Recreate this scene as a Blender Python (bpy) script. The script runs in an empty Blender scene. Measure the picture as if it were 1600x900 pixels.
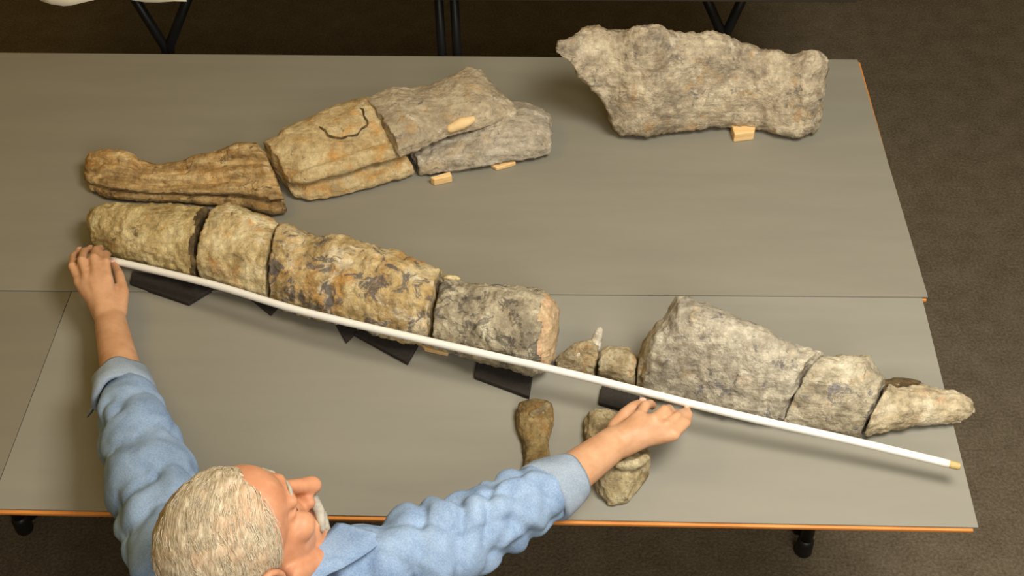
import bpy, bmesh, math, random
from mathutils import Vector, Matrix, noise
import numpy as np

# ------------------------------------------------------------------ camera, world, lights, exposure
scene = bpy.context.scene
COL = scene.collection
cam_d = bpy.data.cameras.new('camera')
cam_d.sensor_width = 36.0
cam_d.lens = 45.0
cam_d.clip_start = 0.05
cam = bpy.data.objects.new('camera', cam_d)
COL.objects.link(cam)
CR = Vector((0.999461, 0.030085, -0.013137))
CU = Vector((-0.012188, 0.711636, 0.702443))
CF = Vector((-0.030482, 0.701904, -0.711619))
m = Matrix((CR, CU, -CF)).transposed().to_4x4()
m.translation = Vector((-0.6974, -1.1965, 2.4844))
cam.matrix_world = m
scene.camera = cam
scene.view_settings.view_transform = 'Standard'
scene.view_settings.look = 'None'
scene.view_settings.gamma = 1.0
scene.view_settings.use_curve_mapping = False
scene.view_settings.exposure = -0.10

world = bpy.data.worlds.new('room_light')
scene.world = world
world.use_nodes = True
world.node_tree.nodes['Background'].inputs[0].default_value = (1.0, 0.70, 0.28, 1)
world.node_tree.nodes['Background'].inputs[1].default_value = 0.15

def area_light(name, loc, target, size, power, color, size_y=None):
    d = bpy.data.lights.new(name, 'AREA')
    d.shape = 'RECTANGLE'
    d.size = size
    d.size_y = size_y or size
    d.energy = power
    d.color = color
    o = bpy.data.objects.new(name, d)
    COL.objects.link(o)
    o.location = loc
    o.rotation_euler = (Vector(target) - Vector(loc)).to_track_quat('-Z', 'Y').to_euler()
    return o
area_light('ceiling_lamp_light', (0.10, -0.20, 2.75), (0.05, 0.0, 0.7), 0.9, 68, (1.0, 0.95, 0.85), 0.9)
area_light('ceiling_lamp_light', (0.05, -2.2, 2.75), (0.0, 0.0, 0.4), 1.2, 52, (1.0, 0.94, 0.83), 1.2)
area_light('ceiling_lamp_light', (-2.2, 0.6, 2.9), (-1.9, 0.6, 0.7), 0.9, 11, (1.0, 0.66, 0.16), 0.9)

T = 0.74            # height of the table surface
rnd = random.Random(7)

# ------------------------------------------------------------------ helpers
def lin(r, g, b):
    f = lambda c: (c/255/12.92) if c/255 <= .04045 else ((c/255+.055)/1.055)**2.4
    return (f(r), f(g), f(b), 1)

def tag(o, label=None, cat=None, group=None, kind=None):
    if label: o['label'] = label
    if cat: o['category'] = cat
    if group: o['group'] = group
    if kind: o['kind'] = kind
    return o

def empty(name, loc, label, cat, group=None):
    o = bpy.data.objects.new(name, None)
    COL.objects.link(o)
    o.location = loc
    o.empty_display_size = .05
    return tag(o, label, cat, group)

def mesh_obj(name, verts, faces, mat, parent=None, origin=None, smooth=True):
    """verts in world coordinates; the object's origin is put at the parent or at origin"""
    base = Vector(parent_loc(parent)) if parent is not None else Vector(origin if origin is not None else (0, 0, 0))
    me = bpy.data.meshes.new(name)
    me.from_pydata([tuple(Vector(v) - base) for v in verts], [], faces)
    me.update()
    bm = bmesh.new()
    bm.from_mesh(me)
    bmesh.ops.recalc_face_normals(bm, faces=bm.faces)
    bm.to_mesh(me)
    bm.free()
    if smooth:
        me.polygons.foreach_set('use_smooth', [True]*len(me.polygons))
    o = bpy.data.objects.new(name, me)
    COL.objects.link(o)
    if mat is not None:
        me.materials.append(mat)
    if parent is not None:
        o.parent = parent
    else:
        o.location = base
    return o

def parent_loc(p):
    v = Vector((0, 0, 0))
    while p is not None:
        v += p.location
        p = p.parent
    return v

def box_vf(c, ax, ay, az):
    c, ax, ay, az = map(Vector, (c, ax, ay, az))
    v = [c + sx*ax + sy*ay + sz*az for sz in (-1, 1) for sx, sy in ((-1, -1), (1, -1), (1, 1), (-1, 1))]
    f = [(0, 3, 2, 1), (4, 5, 6, 7), (0, 1, 5, 4), (1, 2, 6, 5), (2, 3, 7, 6), (3, 0, 4, 7)]
    return v, f

def bevel(o, w, seg=2):
    md = o.modifiers.new('bevel', 'BEVEL')
    md.width = w
    md.segments = seg
    md.limit_method = 'ANGLE'
    md.angle_limit = math.radians(40)
    return o

def box(name, c, ax, ay, az, mat, parent=None, origin=None, bv=0.002):
    v, f = box_vf(c, ax, ay, az)
    o = mesh_obj(name, v, f, mat, parent, origin, smooth=False)
    if bv:
        bevel(o, bv)
    return o

def prism_vf(poly, z0, z1):
    n = len(poly)
    v = [(p[0], p[1], z0) for p in poly] + [(p[0], p[1], z1) for p in poly]
    f = [tuple(range(n-1, -1, -1)), tuple(range(n, 2*n))]
    f += [(i, (i+1) % n, n+(i+1) % n, n+i) for i in range(n)]
    return v, f

def prism(name, poly, z0, z1, mat, parent=None, origin=None, bv=0.0015):
    v, f = prism_vf(poly, z0, z1)
    o = mesh_obj(name, v, f, mat, parent, origin, smooth=False)
    if bv:
        bevel(o, bv)
    return o

def frame_of(t):
    t = Vector(t).normalized()
    a = Vector((0, 0, 1)) if abs(t.z) < .9 else Vector((1, 0, 0))
    x = t.cross(a).normalized()
    return x, t.cross(x).normalized()

def tube_vf(pts, rad, seg=12, caps=True, rfun=None, round_ends=False):
    """a tube along pts; rad a number or one per point; round_ends adds hemispheres"""
    pts = [Vector(p) for p in pts]
    n = len(pts)
    rad = list(rad) if hasattr(rad, '__len__') else [rad]*n
    if round_ends:
        d0 = (pts[0]-pts[1]).normalized()
        d1 = (pts[-1]-pts[-2]).normalized()
        a = [(pts[0]+d0*rad[0]*math.sin(t), rad[0]*math.cos(t)) for t in (1.5, 1.1, .6)]
        b = [(pts[-1]+d1*rad[-1]*math.sin(t), rad[-1]*math.cos(t)) for t in (.6, 1.1, 1.5)]
        pts = [q[0] for q in a]+pts+[q[0] for q in b]
        rad = [q[1] for q in a]+rad+[q[1] for q in b]
        n = len(pts)
    v, f = [], []
    px = None
    for i in range(n):
        t = (pts[min(i+1, n-1)]-pts[max(i-1, 0)]).normalized()
        if px is None:
            px, py = frame_of(t)
        else:
            px = (px - t*px.dot(t)).normalized()
            py = t.cross(px).normalized()
        for k in range(seg):
            a = 2*math.pi*k/seg
            r = rad[i]*(rfun(i/(n-1), a) if rfun else 1)
            v.append(pts[i]+(px*math.cos(a)+py*math.sin(a))*r)
    for i in range(n-1):
        for k in range(seg):
            k2 = (k+1) % seg
            f.append((i*seg+k, i*seg+k2, (i+1)*seg+k2, (i+1)*seg+k))
    if caps:
        f.append(tuple(range(seg-1, -1, -1)))
        f.append(tuple(range((n-1)*seg, n*seg)))
    return v, f

def tube(name, pts, rad, mat, parent=None, origin=None, seg=12, **kw):
    v, f = tube_vf(pts, rad, seg, **kw)
    return mesh_obj(name, v, f, mat, parent, origin)

def ellipsoid_vf(c, ax, ay, az, nu=20, nv=12):
    c, ax, ay, az = map(Vector, (c, ax, ay, az))
    v, f = [c-az], []
    for j in range(1, nv):
        t = math.pi*j/nv
        for i in range(nu):
            a = 2*math.pi*i/nu
            v.append(c+ax*math.cos(a)*math.sin(t)+ay*math.sin(a)*math.sin(t)-az*math.cos(t))
    v.append(c+az)
    for i in range(nu):
        f.append((0, 1+(i+1) % nu, 1+i))
        f.append((len(v)-1, 1+(nv-2)*nu+i, 1+(nv-2)*nu+(i+1) % nu))
    for j in range(nv-2):
        for i in range(nu):
            a, b = 1+j*nu+i, 1+j*nu+(i+1) % nu
            f.append((a, b, b+nu, a+nu))
    return v, f

def merge(*vfs):
    V, F = [], []
    for v, f in vfs:
        o = len(V)
        V += list(v)
        F += [tuple(i+o for i in q) for q in f]
    return V, F

def remeshed(name, vf, voxel, smooth, mat, parent):
    """fuse overlapping closed shapes into one continuous surface"""
    o = mesh_obj('tmp', vf[0], vf[1], mat, parent)
    r = o.modifiers.new('r', 'REMESH')
    r.mode = 'VOXEL'
    r.voxel_size = voxel
    if smooth:
        s = o.modifiers.new('s', 'SMOOTH')
        s.iterations = smooth
        s.factor = .5
    dg = bpy.context.evaluated_depsgraph_get()
    me = bpy.data.meshes.new_from_object(o.evaluated_get(dg))
    old = o.data
    o.modifiers.clear()
    o.data = me
    bpy.data.meshes.remove(old)
    me.name = name
    o.name = name
    me.polygons.foreach_set('use_smooth', [True]*len(me.polygons))
    return o

# ------------------------------------------------------------------ materials
class NT:
    def __init__(s, name, rough=.7, spec=.3):
        s.m = bpy.data.materials.new(name)
        s.m.use_nodes = True
        s.t = s.m.node_tree
        s.b = s.t.nodes['Principled BSDF']
        s.b.inputs['Roughness'].default_value = rough
        s.b.inputs['Specular IOR Level'].default_value = spec
        s.tc = s.t.nodes.new('ShaderNodeTexCoord')
    def map(s, scale=(1, 1, 1), rot=(0, 0, 0), loc=(0, 0, 0)):
        n = s.t.nodes.new('ShaderNodeMapping')
        n.inputs['Scale'].default_value = scale
        n.inputs['Rotation'].default_value = rot
        n.inputs['Location'].default_value = loc
        s.t.links.new(s.tc.outputs['Object'], n.inputs[0])
        return n.outputs[0]
    def noise(s, vec, scale, detail=5, rough=.6, dist=0):
        n = s.t.nodes.new('ShaderNodeTexNoise')
        n.inputs['Scale'].default_value = scale
        n.inputs['Detail'].default_value = detail
        n.inputs['Roughness'].default_value = rough
        n.inputs['Distortion'].default_value = dist
        s.t.links.new(vec, n.inputs['Vector'])
        return n.outputs['Fac']
    def ramp(s, fac, stops):
        n = s.t.nodes.new('ShaderNodeValToRGB')
        e = n.color_ramp.elements
        while len(e) > 1:
            e.remove(e[-1])
        for i, (p, c) in enumerate(stops):
            q = e[0] if i == 0 else e.new(p)
            q.position = p
            q.color = c if len(c) == 4 else (*c, 1)
        s.t.links.new(fac, n.inputs[0])
        return n.outputs[0]
    def step(s, fac, a, b):
        return s.ramp(fac, [(a, (0, 0, 0, 1)), (b, (1, 1, 1, 1))])
    def mix(s, fac, a, b, mode='MIX'):
        n = s.t.nodes.new('ShaderNodeMix')
        n.data_type = 'RGBA'
        n.blend_type = mode
        for v, k in ((fac, 0), (a, 6), (b, 7)):
            if isinstance(v, bpy.types.NodeSocket):
                s.t.links.new(v, n.inputs[k])
            else:
                n.inputs[k].default_value = v
        return n.outputs[2]
    def math(s, op, a, b=0.0):
        n = s.t.nodes.new('ShaderNodeMath')
        n.operation = op
        for i, v in enumerate((a, b)):
            if isinstance(v, bpy.types.NodeSocket):
                s.t.links.new(v, n.inputs[i])
            else:
                n.inputs[i].default_value = v
        return n.outputs[0]
    def color(s, c):
        if isinstance(c, bpy.types.NodeSocket):
            s.t.links.new(c, s.b.inputs['Base Color'])
        else:
            s.b.inputs['Base Color'].default_value = c
        return s
    def bump(s, h, strength=.3, dist=.004):
        n = s.t.nodes.new('ShaderNodeBump')
        n.inputs['Strength'].default_value = strength
        n.inputs['Distance'].default_value = dist
        s.t.links.new(h, n.inputs['Height'])
        s.t.links.new(n.outputs[0], s.b.inputs['Normal'])
        return s

def plain(name, c, rough=.6, spec=.3, var=.08, scale=30):
    n = NT(name, rough, spec)
    f = n.noise(n.map(), scale, 4)
    lo = tuple(x*(1-var) for x in c[:3])+(1,)
    hi = tuple(x*(1+var) for x in c[:3])+(1,)
    n.color(n.ramp(f, [(.3, lo), (.7, hi)]))
    return n.m

def carpet_mat():
    n = NT('carpet', .95, .1)
    v = n.map()
    a = n.noise(v, 140, 3, .7)
    b = n.noise(v, 14, 4)
    c = n.ramp(a, [(.3, lin(72, 64, 50)), (.5, lin(102, 91, 74)), (.72, lin(130, 118, 98))])
    n.color(n.mix(.35, c, n.ramp(b, [(.35, lin(88, 79, 64)), (.65, lin(118, 108, 92))])))
    n.bump(a, .6, .006)
    return n.m

def board_mat(name, c):
    n = NT(name, .62, .25)
    v = n.map((1, 6, 1))
    a = n.noise(v, 2.2, 3)
    b = n.noise(n.map(), 60, 4)
    lo = tuple(x*.955 for x in c[:3])+(1,)
    hi = tuple(x*1.04 for x in c[:3])+(1,)
    col = n.ramp(a, [(.35, lo), (.65, hi)])
    n.color(n.mix(.12, col, n.ramp(b, [(.35, lo), (.65, hi)])))
    n.bump(b, .05, .001)
    return n.m

def wood_mat(name, c, c2):
    n = NT(name, .5, .35)
    a = n.noise(n.map((3, 30, 60)), 3, 5)
    n.color(n.ramp(a, [(.3, c), (.7, c2)]))
    n.bump(a, .1, .001)
    return n.m

def bone_mat(name, dark, base, light, stain, stain_amt, spot, spot_amt, white_amt=.25, streak=0.0, rot=0.0, seed=0, scale=1.0, grit=.5):
    """weathered fossil bone: blotches, mineral stains, dark manganese spots, chalky white scuffs"""
    n = NT(name, .72, .25)
    v = n.map((scale,)*3, (0, 0, rot), (seed*1.7, seed*.9, seed*2.3))
    vs = n.map((scale*.35, scale*2.6, scale*2.6), (0, 0, rot), (seed*.7, seed*1.9, seed*.3))
    a = n.noise(v, 16, 9, .65, .4)
    c = n.ramp(a, [(.36, dark), (.50, base), (.64, light)])
    st = n.noise(vs, 22, 7, .6, .3)
    if streak:
        c = n.mix(streak, c, n.ramp(st, [(.34, dark), (.5, base), (.64, light)]))
    s = n.step(n.noise(n.map((scale,)*3, (0, 0, rot), (5+seed, 3, 8)), 15, 9, .68, .8), .62-.22*stain_amt, .72-.2*stain_amt)
    c = n.mix(n.math('MULTIPLY', s, .62), c, stain)
    w = n.step(n.noise(n.map((scale,)*3, (0, 0, rot), (1, 9+seed, 2)), 26, 7, .7, .5), .66-.2*white_amt, .71-.18*white_amt)
    c = n.mix(n.math('MULTIPLY', w, .6), c, lin(212, 202, 178))
    p = n.step(n.noise(n.map((scale,)*3, (0, 0, rot), (7, 2, 4+seed)), 30, 8, .7, 1.0), .65-.2*spot_amt, .69-.18*spot_amt)
    c = n.mix(n.math('MULTIPLY', p, .75), c, spot)
    fine = n.noise(v, 70, 8, .75, .3)
    c = n.mix(grit, c, n.ramp(fine, [(.36, (.40, .38, .35, 1)), (.5, (.95, .95, .95, 1)), (.64, (1.5, 1.5, 1.48, 1))]), 'MULTIPLY')
    n.color(c)
    h = n.math('ADD', n.noise(v, 55, 8, .7), n.math('MULTIPLY', st, .8))
    n.bump(h, .9, .010)
    return n.m

def skin_mat(name, c1, c2):
    n = NT(name, .5, .35)
    a = n.noise(n.map(), 28, 5)
    n.color(n.ramp(a, [(.32, c1), (.68, c2)]))
    n.b.inputs['Subsurface Weight'].default_value = .12
    n.b.inputs['Subsurface Radius'].default_value = (.012, .004, .002)
    n.b.inputs['Subsurface Scale'].default_value = .5
    n.bump(n.noise(n.map(), 220, 4), .12, .001)
    return n.m

def denim_mat(name, lo, hi):
    n = NT(name, .85, .15)
    v = n.map()
    a = n.noise(v, 16, 6, .6, .3)
    w = n.noise(n.map((1, 1, 1), (.6, .4, .2)), 420, 2)
    c = n.ramp(a, [(.32, lo), (.68, hi)])
    n.color(n.mix(.22, c, n.ramp(w, [(.35, lo), (.65, lin(190, 205, 222))])))
    n.bump(n.math('ADD', w, n.math('MULTIPLY', a, 2.0)), .25, .002)
    return n.m

def hair_cap_mat():
    n = NT('thin_grey_hair', .7, .2)
    a = n.noise(n.map((1, 1, 1)), 14, 4, .5)
    b = n.noise(n.map((30, 6, 10), (0, 0, .5)), 9, 4, .6)
    c = n.ramp(b, [(.3, lin(142, 124, 98)), (.5, lin(184, 168, 140)), (.7, lin(214, 204, 182))])
    n.color(n.mix(n.math('MULTIPLY', n.step(a, .5, .7), .5), c, lin(200, 150, 116)))
    n.bump(b, .5, .003)
    return n.m

M = {}
M['carpet'] = carpet_mat()
M['board_far'] = board_mat('grey_board', lin(131, 127, 114))
M['board_near'] = board_mat('grey_board_pale', lin(135, 132, 121))
M['board_left'] = board_mat('grey_board_dull', lin(123, 118, 104))
M['orange_wood'] = wood_mat('orange_wood_edge', lin(186, 112, 46), lin(210, 140, 70))
M['black_metal'] = plain('black_metal', lin(26, 26, 27), .45, .4)
M['dark_top'] = plain('dark_tabletop', lin(58, 50, 42), .6, .3)
M['white_cloth'] = plain('white_paper', lin(226, 220, 200), .8, .2, .05, 12)
M['foam'] = plain('black_foam', lin(54, 50, 47), .9, .1, .16, 160)
M['block'] = wood_mat('pale_wood_block', lin(214, 172, 112), lin(236, 204, 150))
M['stick'] = plain('white_rod', lin(226, 224, 218), .35, .4, .02)
M['stick_end'] = plain('rod_end', lin(190, 165, 110), .6, .3)
M['skin'] = skin_mat('skin', lin(186, 138, 102), lin(206, 160, 124))
M['skin_face'] = skin_mat('flushed_skin', lin(188, 128, 94), lin(208, 152, 116))
M['lip'] = plain('lip', lin(196, 104, 92), .5, .3)
M['eye'] = plain('eye_white', lin(230, 225, 215), .2, .5)
M['iris'] = plain('iris', lin(60, 70, 80), .2, .5)
M['hair'] = plain('grey_hair', lin(206, 194, 170), .6, .3, .2, 90)
M['moustache'] = plain('grey_moustache', lin(170, 165, 152), .7, .3, .2, 90)
M['shirt'] = denim_mat('blue_chambray', lin(106, 132, 168), lin(148, 172, 202))
M['shirt_in'] = denim_mat('blue_chambray_inside', lin(128, 142, 160), lin(156, 168, 182))
M['button'] = plain('button', lin(232, 230, 226), .3, .4)
M['trousers'] = denim_mat('dark_trousers', lin(44, 48, 60), lin(60, 64, 78))
M['shoe'] = plain('brown_shoe', lin(66, 46, 34), .5, .4)

GB = lin(70, 72, 84)
M['A1'] = bone_mat('bone_ochre', lin(112, 88, 54), lin(182, 150, 100), lin(226, 200, 150), lin(188, 138, 66), .42, lin(78, 62, 46), .35, .15, .65, 0, 1)
M['A2'] = bone_mat('bone_tan', lin(148, 126, 86), lin(196, 172, 126), lin(222, 204, 160), lin(200, 146, 70), .45, lin(96, 84, 66), .15, .2, .4, -.4, 2, grit=.4)
M['A3'] = bone_mat('bone_tan_grey', lin(140, 126, 106), lin(182, 166, 138), lin(206, 192, 164), lin(196, 156, 98), .25, lin(98, 94, 92), .25, .3, .35, -.45, 3, grit=.35)
M['A4'] = bone_mat('bone_grey_side', lin(138, 128, 112), lin(182, 170, 150), lin(208, 198, 180), lin(190, 168, 132), .3, lin(104, 98, 92), .25, .3, .6, -.3, 4, grit=.4)
M['B'] = bone_mat('bone_pale_grey', lin(138, 126, 108), lin(184, 168, 142), lin(212, 198, 170), lin(190, 150, 96), .28, lin(112, 108, 104), .32, .38, .2, 0, 5)
M['C1'] = bone_mat('bone_straw', lin(148, 126, 82), lin(200, 178, 126), lin(224, 208, 162), lin(190, 132, 64), .24, lin(100, 88, 66), .3, .25, .2, .1, 6)
M['C2'] = bone_mat('bone_straw_orange', lin(156, 132, 86), lin(206, 184, 136), lin(230, 216, 176), lin(196, 134, 64), .3, lin(110, 92, 70), .25, .38, .1, .2, 7)
M['C3'] = bone_mat('bone_mottled', lin(146, 120, 78), lin(188, 162, 112), lin(216, 198, 156), lin(192, 138, 66), .42, GB, .62, .6, .1, .3, 8, scale=.72)
M['C4'] = bone_mat('bone_grey_mottled', lin(126, 116, 98), lin(176, 164, 138), lin(210, 200, 174), lin(186, 150, 100), .2, lin(84, 80, 76), .62, .4, .1, .2, 9)
M['C4e'] = bone_mat('bone_cut_face', lin(176, 146, 108), lin(206, 176, 136), lin(222, 198, 160), lin(206, 150, 122), .5, lin(150, 120, 90), .1, .1, .4, 1.4, 10)
M['D0'] = bone_mat('bone_brown_grey', lin(126, 106, 76), lin(172, 156, 122), lin(204, 194, 168), lin(178, 130, 70), .4, lin(100, 94, 86), .25, .3, .2, .2, 11)
M['D1'] = bone_mat('bone_light_grey', lin(136, 128, 114), lin(182, 172, 152), lin(212, 204, 184), lin(196, 166, 120), .22, lin(104, 102, 108), .35, .5, .4, .35, 12)
M['D2'] = bone_mat('bone_grey_buff', lin(144, 134, 114), lin(188, 176, 150), lin(214, 204, 180), lin(196, 162, 116), .25, lin(112, 110, 116), .35, .4, .1, .3, 13)
M['D3'] = bone_mat('bone_buff', lin(150, 134, 106), lin(194, 178, 146), lin(216, 204, 176), lin(200, 158, 120), .35, lin(120, 110, 100), .2, .35, .1, .1, 14)
M['E1'] = bone_mat('bone_brown', lin(84, 70, 42), lin(130, 110, 70), lin(172, 150, 106), lin(150, 112, 58), .25, lin(70, 58, 42), .3, .12, .3, 1.5, 15)
M['E2'] = bone_mat('bone_grey_brown', lin(116, 100, 72), lin(166, 150, 114), lin(204, 192, 158), lin(150, 124, 80), .4, lin(92, 82, 64), .4, .35, .1, 1.0, 16)
M['spur'] = bone_mat('bone_white', lin(170, 160, 140), lin(206, 198, 180), lin(226, 220, 206), lin(190, 170, 130), .15, lin(150, 145, 140), .1, .5, .1, 0, 17)
M['darkbone'] = bone_mat('bone_dark_brown', lin(70, 56, 36), lin(100, 84, 56), lin(130, 110, 76), lin(96, 74, 44), .3, lin(60, 50, 38), .3, .02, .2, 0, 18)
M['nail'] = plain('finger_nail', lin(232, 178, 156), .3, .4, .03)
M['hair_cap'] = hair_cap_mat()
M['plaster'] = plain('tan_filler', lin(222, 192, 142), .8, .2, .12, 40)

# ------------------------------------------------------------------ structure
fl = mesh_obj('floor', [(-6, -4.5, 0), (5, -4.5, 0), (5, 6.5, 0), (-6, 6.5, 0)], [(0, 1, 2, 3)], M['carpet'], smooth=False)
tag(fl, 'brown grey carpet floor', kind='structure')

# ------------------------------------------------------------------ tables
def folding_leg(root, x, y0, y1, ztop, foot_len=.0):
    """a pair of black tube legs with a cross tube and rubber feet"""
    for y in (y0, y1):
        lg = tube('leg', [(x, y, .02), (x, y, ztop)], .0145, M['black_metal'], root)
        tube('foot_cap', [(x, y, 0), (x, y, .006), (x, y, .045), (x, y, .055)], [.017, .020, .019, .015], M['black_metal'], lg)
    tube('cross_tube', [(x, y0, .30), (x, y1, .30)], .011, M['black_metal'], root)
    tube('cross_tube', [(x, y0, ztop-.03), (x, y1, ztop-.03)], .011, M['black_metal'], root)

def wooden_table(poly, legs, label, apron_y):
    cx = sum(p[0] for p in poly)/len(poly)
    cy = sum(p[1] for p in poly)/len(poly)
    r = empty('wooden_table', (cx, cy, 0), label, 'table', 'wooden tables pushed together')
    prism('table_top', poly, T-.0140, T-.0068, M['orange_wood'], r, bv=.002)
    for x, y0, y1 in legs:
        folding_leg(r, x, y0, y1, T-.0140)
    return r
wooden_table([(.0145, .512), (.0115, 1.280), (-2.43, 1.286), (-2.43, .512)],
             [(-.20, .62, 1.16), (-2.2, .62, 1.16)], 'far wooden table with orange edge under the big grey board', 0)
wooden_table([(-.012, -.0055), (-.003, .507), (-1.615, .507), (-1.615, -.0045)],
             [(-.122, .428, .49), (-1.30, .428, .49)], 'near wooden table with orange edge that the person leans over', 0)
wooden_table([(-1.621, -.0045), (-1.621, .507), (-2.43, .507), (-2.43, -.003)],
             [(-1.905, .449, .49), (-2.3, .449, .49)], 'wooden table at the left end of the near row', 0)

def sheet(poly, z0, z1, mat, label):
    o = prism('grey_board', poly, z0, z1, mat, origin=(poly[0][0], poly[0][1], z0), bv=.0008)
    return tag(o, label, 'board', 'grey boards covering the tables')
sheet([(.0153, .5142), (.0042, 1.2785), (-2.425, 1.2845), (-2.425, .497)], T-.0030, T+.0005, M['board_far'],
      'largest grey board, on the far table under the two upper bones')
sheet([(-.0043, -.001), (.0061, .56), (-1.62, .56), (-1.62, .0015)], T-.0066, T-.0032, M['board_near'],
      'pale grey board on the near table, under the white rod and the small bones')
sheet([(-1.6215, .0015), (-1.6215, .56), (-2.425, .56), (-2.425, .003)], T-.0066, T-.0036, M['board_left'],
      'dull grey board at the left end, left of the hand holding the rod')

# back table, mostly beyond the frame
bt = empty('folding_table', (-1.0, 1.95, 0), 'dark folding table with black legs standing behind the grey boards', 'table')
prism('table_top', [(-2.25, 1.56), (.05, 1.56), (.05, 2.32), (-2.25, 2.32)], T-.028, T, M['dark_top'], bt)
for tl, tr_, jn in (((-1.8154, 1.72, 0.6053), (-1.6774, 1.72, 0.6061), (-1.763, 1.72, 0.4418)), ((-0.3024, 1.72, 0.6263), (-0.2022, 1.72, 0.6269), (-0.2398, 1.72, 0.491))):
    zt = T-.028
    for q in (tl, tr_):
        k_ = (zt-jn[2])/(q[2]-jn[2])
        tube('leg', [(jn[0]+(q[0]-jn[0])*k_, 1.72, zt), (jn[0]+(q[0]-jn[0])*.12, 1.72, jn[2]+.02), (jn[0], 1.72, jn[2]-.04)], .0135, M['black_metal'], bt)
    tube('post', [(jn[0], 1.72, jn[2]), (jn[0], 1.72, .02)], .018, M['black_metal'], bt)
    box('foot_bar', (jn[0], 1.90, .014), (.018, 0, 0), (0, .34, 0), (0, 0, .014), M['black_metal'], bt)
for q in ((-1.004, 1.72, 0.5304), (-0.9626, 1.72, 0.5307)):
    tube('leg', [(q[0], 1.72, T-.028), (q[0], 1.72, .0)], .0125, M['black_metal'], bt)
# paper hanging over its front edge
pv, pf = [], []
prof_p = [(1.86, T+.002), (1.70, T+.003), (1.58, T+.003), (1.545, T-.002), (1.536, T-.012)]
NX = 14
for i in range(NX+1):
    x = -1.985+.37*i/NX
    for j, (y, z) in enumerate(prof_p):
        pv.append((x+.004*math.sin(i*2+j), y-.012*math.sin(i*.55)*(j > 2), z-(.008*(1+math.sin(i*.8)) if j == 4 else 0)))
        pv.append((x+.004*math.sin(i*2+j), y+.0012-.012*math.sin(i*.55)*(j > 2), z-.0012-(.008*(1+math.sin(i*.8)) if j == 4 else 0)))
K = len(prof_p)*2
for i in range(NX):
    for j in range(len(prof_p)-1):
        a = i*K+2*j
        pf += [(a, a+2, a+K+2, a+K), (a+1, a+K+1, a+K+3, a+3)]
    a = i*K
    pf += [(a, a+K, a+K+1, a+1), (a+K-2, a+K-1, a+2*K-1, a+2*K-2)]
for i in (0, NX):
    for j in range(len(prof_p)-1):
        a = i*K+2*j
        pf.append((a, a+1, a+3, a+2))
tag(mesh_obj('white_sheet', pv, pf, M['white_cloth'], origin=(-1.8, 1.7, T)), 'pale paper sheet lying over the edge of the back table', 'sheet')

# ------------------------------------------------------------------ fossil bones
TEMPL = {
    'round': [(0.16, 0), (0.03, 0.16), (0, 0.38), (0.05, 0.62), (0.18, 0.84), (0.4, 0.98), (0.62, 1), (0.84, 0.86), (0.97, 0.6), (1, 0.35), (0.95, 0.12), (0.84, 0)],
    'flat': [(0.1, 0), (0.0, 0.2), (0.02, 0.5), (0.1, 0.8), (0.25, 0.95), (0.5, 1), (0.75, 0.95), (0.9, 0.8), (0.98, 0.5), (1, 0.2), (0.9, 0)],
    'jawA1': [(0.14, 0), (0.02, 0.08), (0.0, 0.22), (0.06, 0.3), (0.16, 0.32), (0.17, 0.38), (0.07, 0.42), (0.05, 0.52), (0.1, 0.62), (0.18, 0.66), (0.27, 0.6), (0.32, 0.64), (0.36, 0.78), (0.46, 0.84), (0.56, 0.76), (0.62, 0.82), (0.66, 0.95), (0.78, 1.0), (0.9, 0.94), (1, 0.6), (0.96, 0.1), (0.85, 0)],
    'jawA2': [(0.1, 0), (0.0, 0.06), (0.02, 0.2), (0.12, 0.3), (0.19, 0.38), (0.17, 0.44), (0.06, 0.48), (0.05, 0.58), (0.11, 0.68), (0.17, 0.71), (0.23, 0.67), (0.27, 0.72), (0.3, 0.8), (0.45, 0.89), (0.65, 0.98), (0.85, 1), (1, 0.85), (0.98, 0.3), (0.9, 0)],
    'jawA3': [(0.06, 0), (0.0, 0.06), (0.04, 0.24), (0.12, 0.38), (0.2, 0.46), (0.16, 0.52), (0.09, 0.6), (0.12, 0.7), (0.22, 0.78), (0.4, 0.86), (0.62, 0.95), (0.84, 1), (1, 0.86), (0.98, 0.3), (0.9, 0)],
    'slab': [(0.25, 0), (0.05, 0.06), (0.0, 0.16), (0.04, 0.3), (0.1, 0.5), (0.2, 0.7), (0.3, 0.86), (0.42, 0.97), (0.58, 1), (0.76, 0.95), (0.9, 0.82), (0.97, 0.6), (1, 0.35), (0.95, 0.1), (0.8, 0)],
}
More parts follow.
